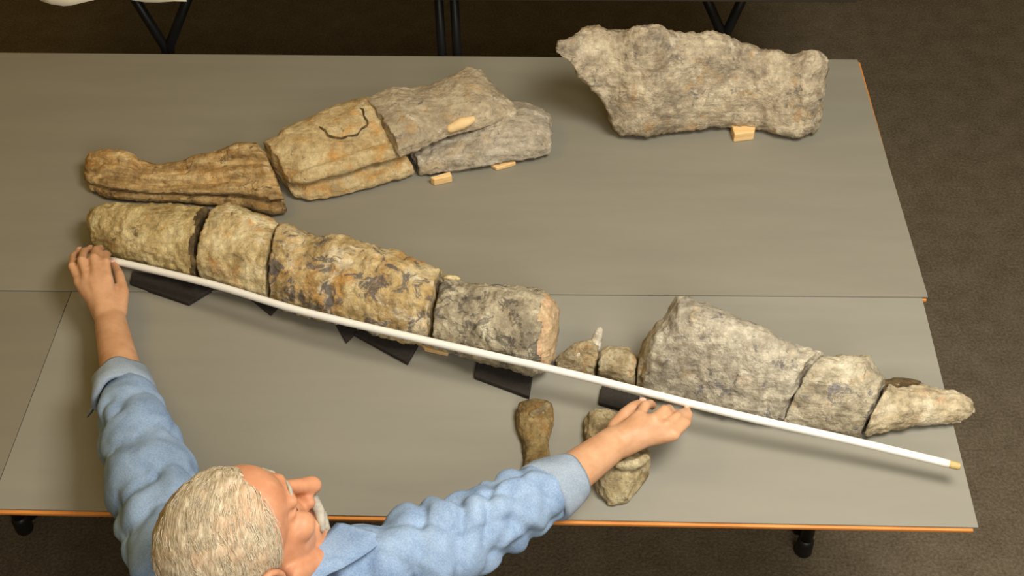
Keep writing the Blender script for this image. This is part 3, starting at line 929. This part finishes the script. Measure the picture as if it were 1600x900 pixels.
# head
body += [Hell(0, -.008, .030, .075, .094, .082), Hell(0, .030, -.040, .060, .060, .078), Hell(0, .045, .035, .058, .046, .050),
         Hell(0, .055, -.085, .040, .040, .034)]
body += [caps([H(0, .090, .004), H(0, .104, -.020), H(0, .119, -.043)], [.008, .0105, .0135]),
         caps([H(-.013, .098, -.047), H(.013, .098, -.047)], [.009, .009]),
         caps([H(-.040, .078, .016), H(0, .091, .018), H(.040, .078, .016)], [.009, .010, .009]),
         Hell(.040, .062, -.030, .022, .024, .020), Hell(-.040, .062, -.030, .022, .024, .020),
         caps([H(-.024, .083, -.078), H(0, .093, -.076), H(.024, .083, -.078)], [.008, .010, .008]),
         caps([H(-.02, .083, -.090), H(0, .090, -.090), H(.02, .083, -.090)], [.008, .009, .008]),
         Hell(0, .084, -.112, .020, .016, .016)]
for s in (-1, 1):
    ear = []
    for k in range(11):
        a = math.radians(-40+k*26)
        ear.append(H(s*(.083+.006*math.sin(a)), -.010-.017*math.cos(a)*-1-.008, -.012+.029*math.sin(a)))
    body += [caps(ear, [.0055]*11, 8), ellipsoid_vf(H(s*.078, -.016, -.014), rt*.007, fw*.018, up*.027), 
             ellipsoid_vf(H(s*.080, .000, -.040), rt*.006, fw*.008, up*.010)]
    body += [Hell(s*.031, .0655, .0005, .0165, .0145, .0105), Hell(s*.031, .064, -.0145, .0155, .0125, .0065)]
    body += [caps([H(s*.062, .012, -.058), H(s*.048, .050, -.100), H(s*.015, .080, -.114)], [.016, .016, .014])]
# neck, torso, legs
body += [caps([H(0, -.028, -.045), (H(0, -.03, -.10)+NB)*.5, NB], [.052, .054, .062], 20)]
CH = MS+Vector((.005, -.125, -.15))
body += [caps([SL+Vector((.04, -.02, -.01)), MS+Vector((0, -.07, 0)), SR+Vector((-.04, -.02, -.01))], [.045, .05, .045], 20),
         ellipsoid_vf(CH, Vector((.145, 0, 0)), Vector((0, .095, -.05)), Vector((0, .085, .16)), 24, 16),
         ellipsoid_vf(HIP+Vector((0, .05, .08)), Vector((.14, 0, 0)), Vector((0, .10, -.03)), Vector((0, .05, .16)), 24, 16)]
KN = []
for s in (-1, 1):
    h0 = HIP+Vector((s*.085, .02, 0))
    k0 = Vector((HIP.x+s*.12, HIP.y+.10, .065))
    a0 = Vector((HIP.x+s*.11, HIP.y-.32, .06))
    t0 = Vector((HIP.x+s*.11, HIP.y-.40, .035))
    KN.append((h0, k0, a0, t0))
    body += [caps([h0, (h0+k0)/2, k0], [.078, .068, .052], 18), caps([k0, (k0*.6+a0*.4), a0], [.05, .050, .034], 16), caps([a0, t0], [.034, .03])]
# arms
CL = [SL, Vector((-1.2953, -0.0687, 0.875)), Vector((-1.3619, 0.0679, 0.85)), Vector((-1.4202, 0.1908, 0.828)), WL]
CRp = [SR, Vector((-0.8446, -0.1427, 0.88)), Vector((-0.7622, -0.0764, 0.86)), Vector((-0.6825, 0.0016, 0.83)), WR]
body += [caps(CL, [.048, .042, .040, .036, .0285], 18), caps(CRp, [.048, .042, .040, .036, .0285], 18)]
def hand(wr, fingers, thumb, fr, tr, palm_r):
    out = []
    ks = [Vector(f[0]) for f in fingers]
    for i, f in enumerate(fingers):
        out.append(caps([wr+(ks[i]-wr)*.05+(ks[i]-ks[1])*.25, wr.lerp(ks[i], .55), ks[i]], [.020, palm_r, palm_r*.80], 12))
        n = len(f)
        out.append(caps([Vector(p) for p in f], [fr[i]*(1.08-.26*k/(n-1)) for k in range(n)], 12))
        out.append(ellipsoid_vf(Vector(f[1]), Vector((fr[i]*1.08, 0, 0)), Vector((0, fr[i]*1.08, 0)), Vector((0, 0, fr[i]*1.08)), 12, 8))
    for a, b in zip(ks, ks[1:]):
        out.append(caps([wr.lerp((a+b)/2, .35), (a+b)/2*.9+wr*.1], [.019, .013], 12))
    kc = sum(ks, Vector())/4
    out.append(caps([wr, wr.lerp(kc, .25), wr.lerp(kc, .5)], [.0265, .024, .020], 16))
    out.append(caps([wr]+[Vector(p) for p in thumb], [.018, .0155]+[tr*(1.15-.2*k) for k in range(len(thumb)-1)], 12))
    return out
LF = [[(-1.5687, 0.4481, 0.82), (-1.5896, 0.4822, 0.826), (-1.6045, 0.5281, 0.808), (-1.6058, 0.5589, 0.792)],
      [(-1.5528, 0.4517, 0.83), (-1.5694, 0.4856, 0.838), (-1.5839, 0.5324, 0.816), (-1.584, 0.5604, 0.796)],
      [(-1.5338, 0.452, 0.835), (-1.5464, 0.4887, 0.842), (-1.56, 0.5339, 0.82), (-1.5632, 0.5587, 0.798)],
      [(-1.5156, 0.4507, 0.83), (-1.5248, 0.4832, 0.836), (-1.5406, 0.5261, 0.816), (-1.5435, 0.5389, 0.802)]]
LT = [(-1.484, 0.389, 0.803), (-1.487, 0.4348, 0.808), (-1.5058, 0.48, 0.806), (-1.5293, 0.5208, 0.796)]
RF = [[(-0.5495, 0.139, 0.834), (-0.5387, 0.1642, 0.83), (-0.528, 0.185, 0.81), (-0.5227, 0.1908, 0.798)],
      [(-0.5263, 0.1279, 0.84), (-0.5081, 0.1503, 0.836), (-0.497, 0.1704, 0.815), (-0.4962, 0.1801, 0.798)],
      [(-0.5067, 0.1182, 0.836), (-0.4873, 0.1405, 0.832), (-0.4783, 0.1612, 0.815), (-0.4803, 0.1763, 0.798)],
      [(-0.495, 0.1078, 0.826), (-0.4721, 0.1353, 0.822), (-0.4653, 0.1611, 0.812), (-0.4662, 0.1819, 0.8)]]
RT = [(-0.5875, 0.1332, 0.81), (-0.5712, 0.1558, 0.816), (-0.5568, 0.1726, 0.816), (-0.5428, 0.1877, 0.808)]
body += hand(WL, LF, LT, [.0082, .0088, .0092, .0090], .0105, .0145)
body += hand(WR, RF, RT, [.0090, .0092, .0088, .0082], .0108, .0145)
bd = remeshed('body', merge(*body), .0034, 3, M['skin'], man)

bd.data.materials.append(M['skin_face'])
pc = np.empty(len(bd.data.polygons)*3)
bd.data.polygons.foreach_get('center', pc)
pc = pc.reshape(-1, 3)+np.array(parent_loc(man))
dh = np.linalg.norm((pc-np.array(HC+up*-.01))/np.array([1, 1, 1]), axis=1)
bd.data.polygons.foreach_set('material_index', (dh < .145).astype(np.int32))
# finger nails
def nail(tip, prev, r):
    tip, prev = Vector(tip), Vector(prev)
    d = (tip-prev).normalized()
    side = d.cross(Vector((0, 0, 1)))
    side = side.normalized() if side.length > .05 else Vector((1, 0, 0))
    nrm = side.cross(d).normalized()
    if nrm.dot(-CF) < 0: nrm = -nrm
    v, f = ellipsoid_vf(tip+nrm*r*.78+d*r*.1, side*r*.62, d*r*.85, nrm*r*.22, 12, 8)
    return mesh_obj('nail', v, f, M['nail'], bd)
for fset, rr in ((LF, .0074), (RF, .0074)):
    for q in fset:
        nail(q[-1], q[-2], rr)
nail(LT[-1], LT[-2], .009)
nail(RT[-1], RT[-2], .009)
# eyes, lips, eyebrows, moustache
for s in (-1, 1):
    v, f = ellipsoid_vf(H(s*.031, .066, -.005), rt*.0115, fw*.0115, up*.0115, 16, 12)
    eo = mesh_obj('eye', v, f, M['eye'], bd)
    v, f = ellipsoid_vf(H(s*.031, .0765, -.008), rt*.0055, fw*.0024, up*.0055, 12, 8)
    mesh_obj('iris', v, f, M['iris'], bd)
    v, f = tube_vf([H(s*.014, .0955, .020), H(s*.030, .090, .023), H(s*.046, .077, .019)], [.0020, .0028, .0014], 10, round_ends=True)
    mesh_obj('eyebrow', v, f, M['moustache'], man)
v, f = tube_vf([H(-.022, .090, -.083), H(0, .1005, -.082), H(.022, .090, -.083)], [.003, .0055, .003], 10, round_ends=True)
mesh_obj('lips', v, f, M['lip'], bd)
mv, mf = merge(tube_vf([H(-.033, .082, -.082), H(-.018, .099, -.068), H(0, .106, -.063), H(.018, .099, -.068), H(.033, .082, -.082)], [.004, .0085, .0095, .0085, .004], 12, round_ends=True),
               tube_vf([H(-.018, .090, -.103), H(0, .098, -.106), H(.018, .090, -.103)], [.006, .0095, .006], 12, round_ends=True))
mv = [p+Vector((noise.noise(p*160), noise.noise(p*160+Vector((7, 0, 0))), noise.noise(p*160+Vector((0, 7, 0)))))*.0022 for p in mv]
mesh_obj('moustache', mv, mf, M['moustache'], man)

# hair: a thin uneven cap and combed strands over it
CA, CB, CC = .075, .094, .082
def scalp(az, el, off):
    d = Vector((math.cos(el)*math.sin(az), math.cos(el)*math.cos(az), math.sin(el)))
    k = 1/math.sqrt((d.x/CA)**2+(d.y/CB)**2+(d.z/CC)**2)
    n = Vector((d.x/CA**2, d.y/CB**2, d.z/CC**2)).normalized()
    p = d*k+n*off
    return p, n
def hairy(p, wob=0.0):
    line = .071-.55*max(0, .045-p.z)+wob
    return p.y < line and p.z > -.050-.25*max(0, -p.y)
hv, hf, idx = [], [], {}
NA, NE = 96, 44
for j in range(NE+1):
    el = math.radians(-45+135*j/NE)
    for i in range(NA):
        az = 2*math.pi*i/NA
        p0, n0 = scalp(az, el, 0)
        wob = .010*noise.noise(p0*45)
        edge = (.071-.55*max(0, .045-p0.z)+wob)-p0.y
        th = .0012+.0048*min(1, max(0, edge/.02))*(1+.7*noise.noise(p0*70))
        idx[i, j] = len(hv)
        q, _ = scalp(az, el, th)
        hv.append((H(q.x, q.y-.008, q.z+.030), hairy(p0, wob)))
for j in range(NE):
    for i in range(NA):
        q = (idx[i, j], idx[(i+1) % NA, j], idx[(i+1) % NA, j+1], idx[i, j+1])
        if all(hv[k][1] for k in q):
            hf.append(q)
hair = mesh_obj('hair', [p for p, _ in hv], hf, M['hair_cap'], man)
bmh = bmesh.new()
bmh.from_mesh(hair.data)
bmesh.ops.delete(bmh, geom=[q for q in bmh.verts if not q.link_faces], context='VERTS')
bmh.to_mesh(hair.data)
bmh.free()
sv, sf = [], []
for k in range(5200):
    az = rnd.uniform(0, 2*math.pi)
    el = math.asin(rnd.uniform(-.6, 1))
    p, n = scalp(az, el, .003)
    if not hairy(p, -.004+rnd.uniform(-.006, .006)):
        continue
    thin = noise.noise(p*28)+.55*(p.y < -.015)*(p.z > .03)
    if rnd.random() < thin*.9:
        continue
    L = rnd.uniform(.022, .042)
    flow = Vector((.65+.4*noise.noise(p*20), -.6, -.1))
    if p.x < -.04: flow = Vector((-.3, -.6, -.6))
    if p.x > .045: flow = Vector((.2, -.45, -.8))
    if p.y < -.06: flow = Vector((flow.x*.5, -.4, -.8))
    flow = flow+Vector((rnd.uniform(-.3, .3), rnd.uniform(-.3, .3), rnd.uniform(-.2, .2)))
    w = rnd.uniform(.0004, .0008)
    q = p.copy()
    pts = []
    for t in range(5):
        pts.append((q.copy(), n.copy()))
        g = (flow-n*flow.dot(n)).normalized()
        q = q+g*L/4
        dn = Vector((q.x/CA**2, q.y/CB**2, q.z/CC**2)).normalized()
        r = math.sqrt((q.x/CA)**2+(q.y/CB)**2+(q.z/CC)**2)
        q = q/r+dn*(.003+.0035*math.sin(t/4*2.6)+.0015*rnd.random())
        n = dn
    b = len(sv)
    for t, (q, n) in enumerate(pts):
        g = (pts[min(t+1, 4)][0]-pts[max(t-1, 0)][0]).normalized()
        sd = g.cross(n).normalized()
        ww = w*(1-.8*t/4)
        for o_ in (sd*ww, -sd*ww*.5+n*ww, -sd*ww*.5-n*ww):
            r_ = q+o_
            sv.append(H(r_.x, r_.y-.008, r_.z+.030))
    for t in range(4):
        for c_ in range(3):
            c2 = (c_+1) % 3
            sf.append((b+t*3+c_, b+t*3+c2, b+t*3+3+c2, b+t*3+3+c_))
tag(mesh_obj('hair_strands', sv, sf, M['hair'], man), kind='stuff')

# shirt: torso and wrinkled sleeves fused into one surface
def ridge(x):
    return abs(math.sin(x*.5))**.55
def sleeve(path, rad, ph, n=70, k=7.5, amp=.36):
    P = smooth_path(path, max(4, n//(len(path)-1)))
    m_ = len(P)
    rr = np.interp(np.linspace(0, 1, m_), np.linspace(0, 1, len(rad)), rad)
    def rf(s, a):
        w = 2.4*math.sin(a+ph)+1.2*math.sin(2*a-ph*1.7)+3.4*noise.noise(Vector((s*5, math.cos(a), math.sin(a)+ph)))
        g = ridge(2*math.pi*k*s+w)
        g2 = ridge(2*math.pi*k*.53*s-1.3*w+2)
        env = .45+.75*max(0, noise.noise(Vector((s*4+ph, math.cos(a)*1.2, math.sin(a)*1.2)))+.35)
        return 1+amp*env*min(1, (1-s)/.16)*(g+.8*g2-1.25)
    return tube_vf(P, list(rr), 48, rfun=rf, round_ends=False)
cuffL = CL[3]
cuffR = CRp[3]
sl = [sleeve([SL+Vector((.05, -.05, -.02)), SL, CL[1], CL[2], CL[3]], [.070, .074, .066, .060, .040], .4, k=6.5, amp=.27),
      sleeve([SR+Vector((-.06, -.05, -.02)), SR, CRp[1], CRp[2], CRp[3]], [.066, .068, .060, .055, .039], 2.1)]
sh = sl+[ellipsoid_vf(CH, Vector((.168, 0, 0)), Vector((0, .110, -.055)), Vector((0, .09, .17)), 32, 20),
         ellipsoid_vf(HIP+Vector((0, .06, .12)), Vector((.158, 0, 0)), Vector((0, .12, -.04)), Vector((0, .06, .17)), 32, 20),
         caps([SL+Vector((.03, -.03, -.005)), MS+Vector((0, -.085, -.025)), SR+Vector((-.03, -.03, -.005))], [.060, .060, .056], 28)]
shirt = remeshed('shirt', merge(*sh), .0036, 2, M['shirt'], man)
co = np.empty(len(shirt.data.vertices)*3)
shirt.data.vertices.foreach_get('co', co)
no = np.empty(len(shirt.data.vertices)*3)
shirt.data.vertices.foreach_get('normal', no)
co = co.reshape(-1, 3)
no = no.reshape(-1, 3)
for i in range(len(co)):
    p = Vector(co[i])
    q = Vector((p.x*9+2*noise.noise(p*6), p.y*22+2*noise.noise(p*5), p.z*16))
    w_ = 1-abs(noise.noise(q*.55))*2.2
    co[i] += no[i]*(.0055*max(0, w_)+.0025*noise.noise(p*34)-.003)
shirt.data.vertices.foreach_set('co', co.reshape(-1))
shirt.data.update()

def cuff(c, axis, r0, r1, length, side, name='cuff'):
    """rolled-up cuff: a thick slightly flared band, open at the hand end"""
    ax = axis.normalized()
    x, y = frame_of(ax)
    prof = [(-.5, r0*.98), (-.5, r0*1.08), (-.42, r0*1.16), (.0, (r0+r1)*.56), (.42, r1*1.06), (.52, r1*1.02), (.5, r1*.93), (.2, r1*.86), (-.3, r0*.85)]
    v, f = [], []
    n = 56
    for (t, r) in prof:
        for k in range(n):
            a = 2*math.pi*k/n
            rr = r*(1+.045*math.sin(2*a+side)+.03*math.sin(5*a+t*4+side)+.03*noise.noise(Vector((math.cos(a)*3, math.sin(a)*3, t*3+side))))
            v.append(c+ax*(t*length+.006*math.sin(a+side)+.004*math.sin(3*a))+(x*math.cos(a)+y*math.sin(a))*rr)
    m_ = len(prof)
    for i in range(m_):
        for k in range(n):
            i2, k2 = (i+1) % m_, (k+1) % n
            f.append((i*n+k, i*n+k2, i2*n+k2, i2*n+k))
    return mesh_obj(name, v, f, M['shirt_in'], man)
aL = (WL-CL[2]).normalized()
aR = (WR-CRp[2]).normalized()
cl = cuff(Vector((-1.4235, 0.1908, 0.828)), aL, .046, .043, .058, .5)
cr = cuff(Vector((-0.6886, -0.0023, 0.83)), aR, .045, .043, .062, 1.9)
# loose cuff tab and buttons
tp = [Vector((-1.4544, 0.1673, 0.825)), Vector((-1.4666, 0.1586, 0.815)), Vector((-1.4764, 0.1525, 0.8))]
tvf = []
for i, p in enumerate(tp):
    w_ = .010-.002*i
    tvf += [p+Vector((w_*.5, w_, 0)), p-Vector((w_*.5, w_, 0)), p+Vector((w_*.5, w_, -.003)), p-Vector((w_*.5, w_, .003))]
tf = []
for i in range(2):
    a = i*4
    tf += [(a, a+1, a+5, a+4), (a+2, a+6, a+7, a+3), (a, a+4, a+6, a+2), (a+1, a+3, a+7, a+5)]
tf += [(0, 2, 3, 1), (8, 9, 11, 10)]
mesh_obj('tab', tvf, tf, M['shirt_in'], cl)
bp = Vector((-0.6861, -0.0476, 0.812))
v, f = ellipsoid_vf(bp, Vector((.0055, 0, .002)), Vector((0, .0055, .002)), -CF*.002, 14, 8)
mesh_obj('button', v, f, M['button'], cr)

# collar: a stand around the neck and a folded leaf, open under the chin
def collar():
    inn = [(-0.9929, -0.17, 0.965), (-1.0091, -0.2025, 0.975), (-1.0261, -0.2344, 0.982), (-1.0408, -0.2658, 0.988), (-1.050, -.315, .985), (-1.10, -.335, .985), (-1.148, -.315, .98), (-1.165, -.265, .97), (-1.15, -.20, .955), (-1.115, -.165, .945)]
    out_ = [(-0.9234, -0.1821, 0.955), (-0.9477, -0.2241, 0.975), (-0.9759, -0.2503, 0.98), (-1.0043, -0.2729, 0.98), (-1.036, -.336, .958), (-1.10, -.358, .955), (-1.162, -.338, .952), (-1.190, -.270, .945), (-1.178, -.185, .93), (-1.14, -.13, .925)]
    inn, out_ = smooth_path(inn, 6), smooth_path(out_, 6)
    v, f = [], []
    for a_, b_ in zip(inn, out_):
        d_ = b_-a_
        v += [a_+Vector((0, 0, -.045)), a_-d_*.06, a_+d_*.10+Vector((0, 0, .004)), a_+d_*.55+Vector((0, 0, .003)), b_, b_-Vector((0, 0, .004)), a_+d_*.5-Vector((0, 0, .003)), a_+d_*.10-Vector((0, 0, .012)), a_+d_*.05-Vector((0, 0, .045))]
    m_ = 9
    n = len(inn)
    for k in range(n-1):
        for j in range(m_):
            j2 = (j+1) % m_
            f.append((k*m_+j, k*m_+j2, (k+1)*m_+j2, (k+1)*m_+j))
    f += [tuple(range(m_)), tuple((n-1)*m_+j for j in range(m_-1, -1, -1))]
    return mesh_obj('collar', v, f, M['shirt'], man)
collar()

# trousers and shoes
tr = [ellipsoid_vf(HIP+Vector((0, .01, 0)), Vector((.165, 0, 0)), Vector((0, .125, 0)), Vector((0, 0, .12)), 28, 16)]
for h0, k0, a0, t0 in KN:
    tr += [caps([h0, (h0+k0)/2, k0+Vector((0, 0, .002))], [.092, .082, .064], 20), caps([k0+Vector((0, 0, .002)), k0*.6+a0*.4, a0], [.062, .062, .050], 18)]
tro = remeshed('trousers', merge(*tr), .007, 3, M['trousers'], man)
for h0, k0, a0, t0 in KN:
    v, f = merge(ellipsoid_vf(t0+Vector((0, -.03, .005)), Vector((.046, 0, 0)), Vector((0, .055, -.01)), Vector((0, 0, .042)), 18, 12),
                 ellipsoid_vf(t0+Vector((0, .05, .035)), Vector((.042, 0, 0)), Vector((0, .07, .01)), Vector((0, 0, .045)), 18, 12))
    v = [Vector((p.x, p.y, max(p.z, .001))) for p in v]
    mesh_obj('shoe', v, f, M['shoe'], man)
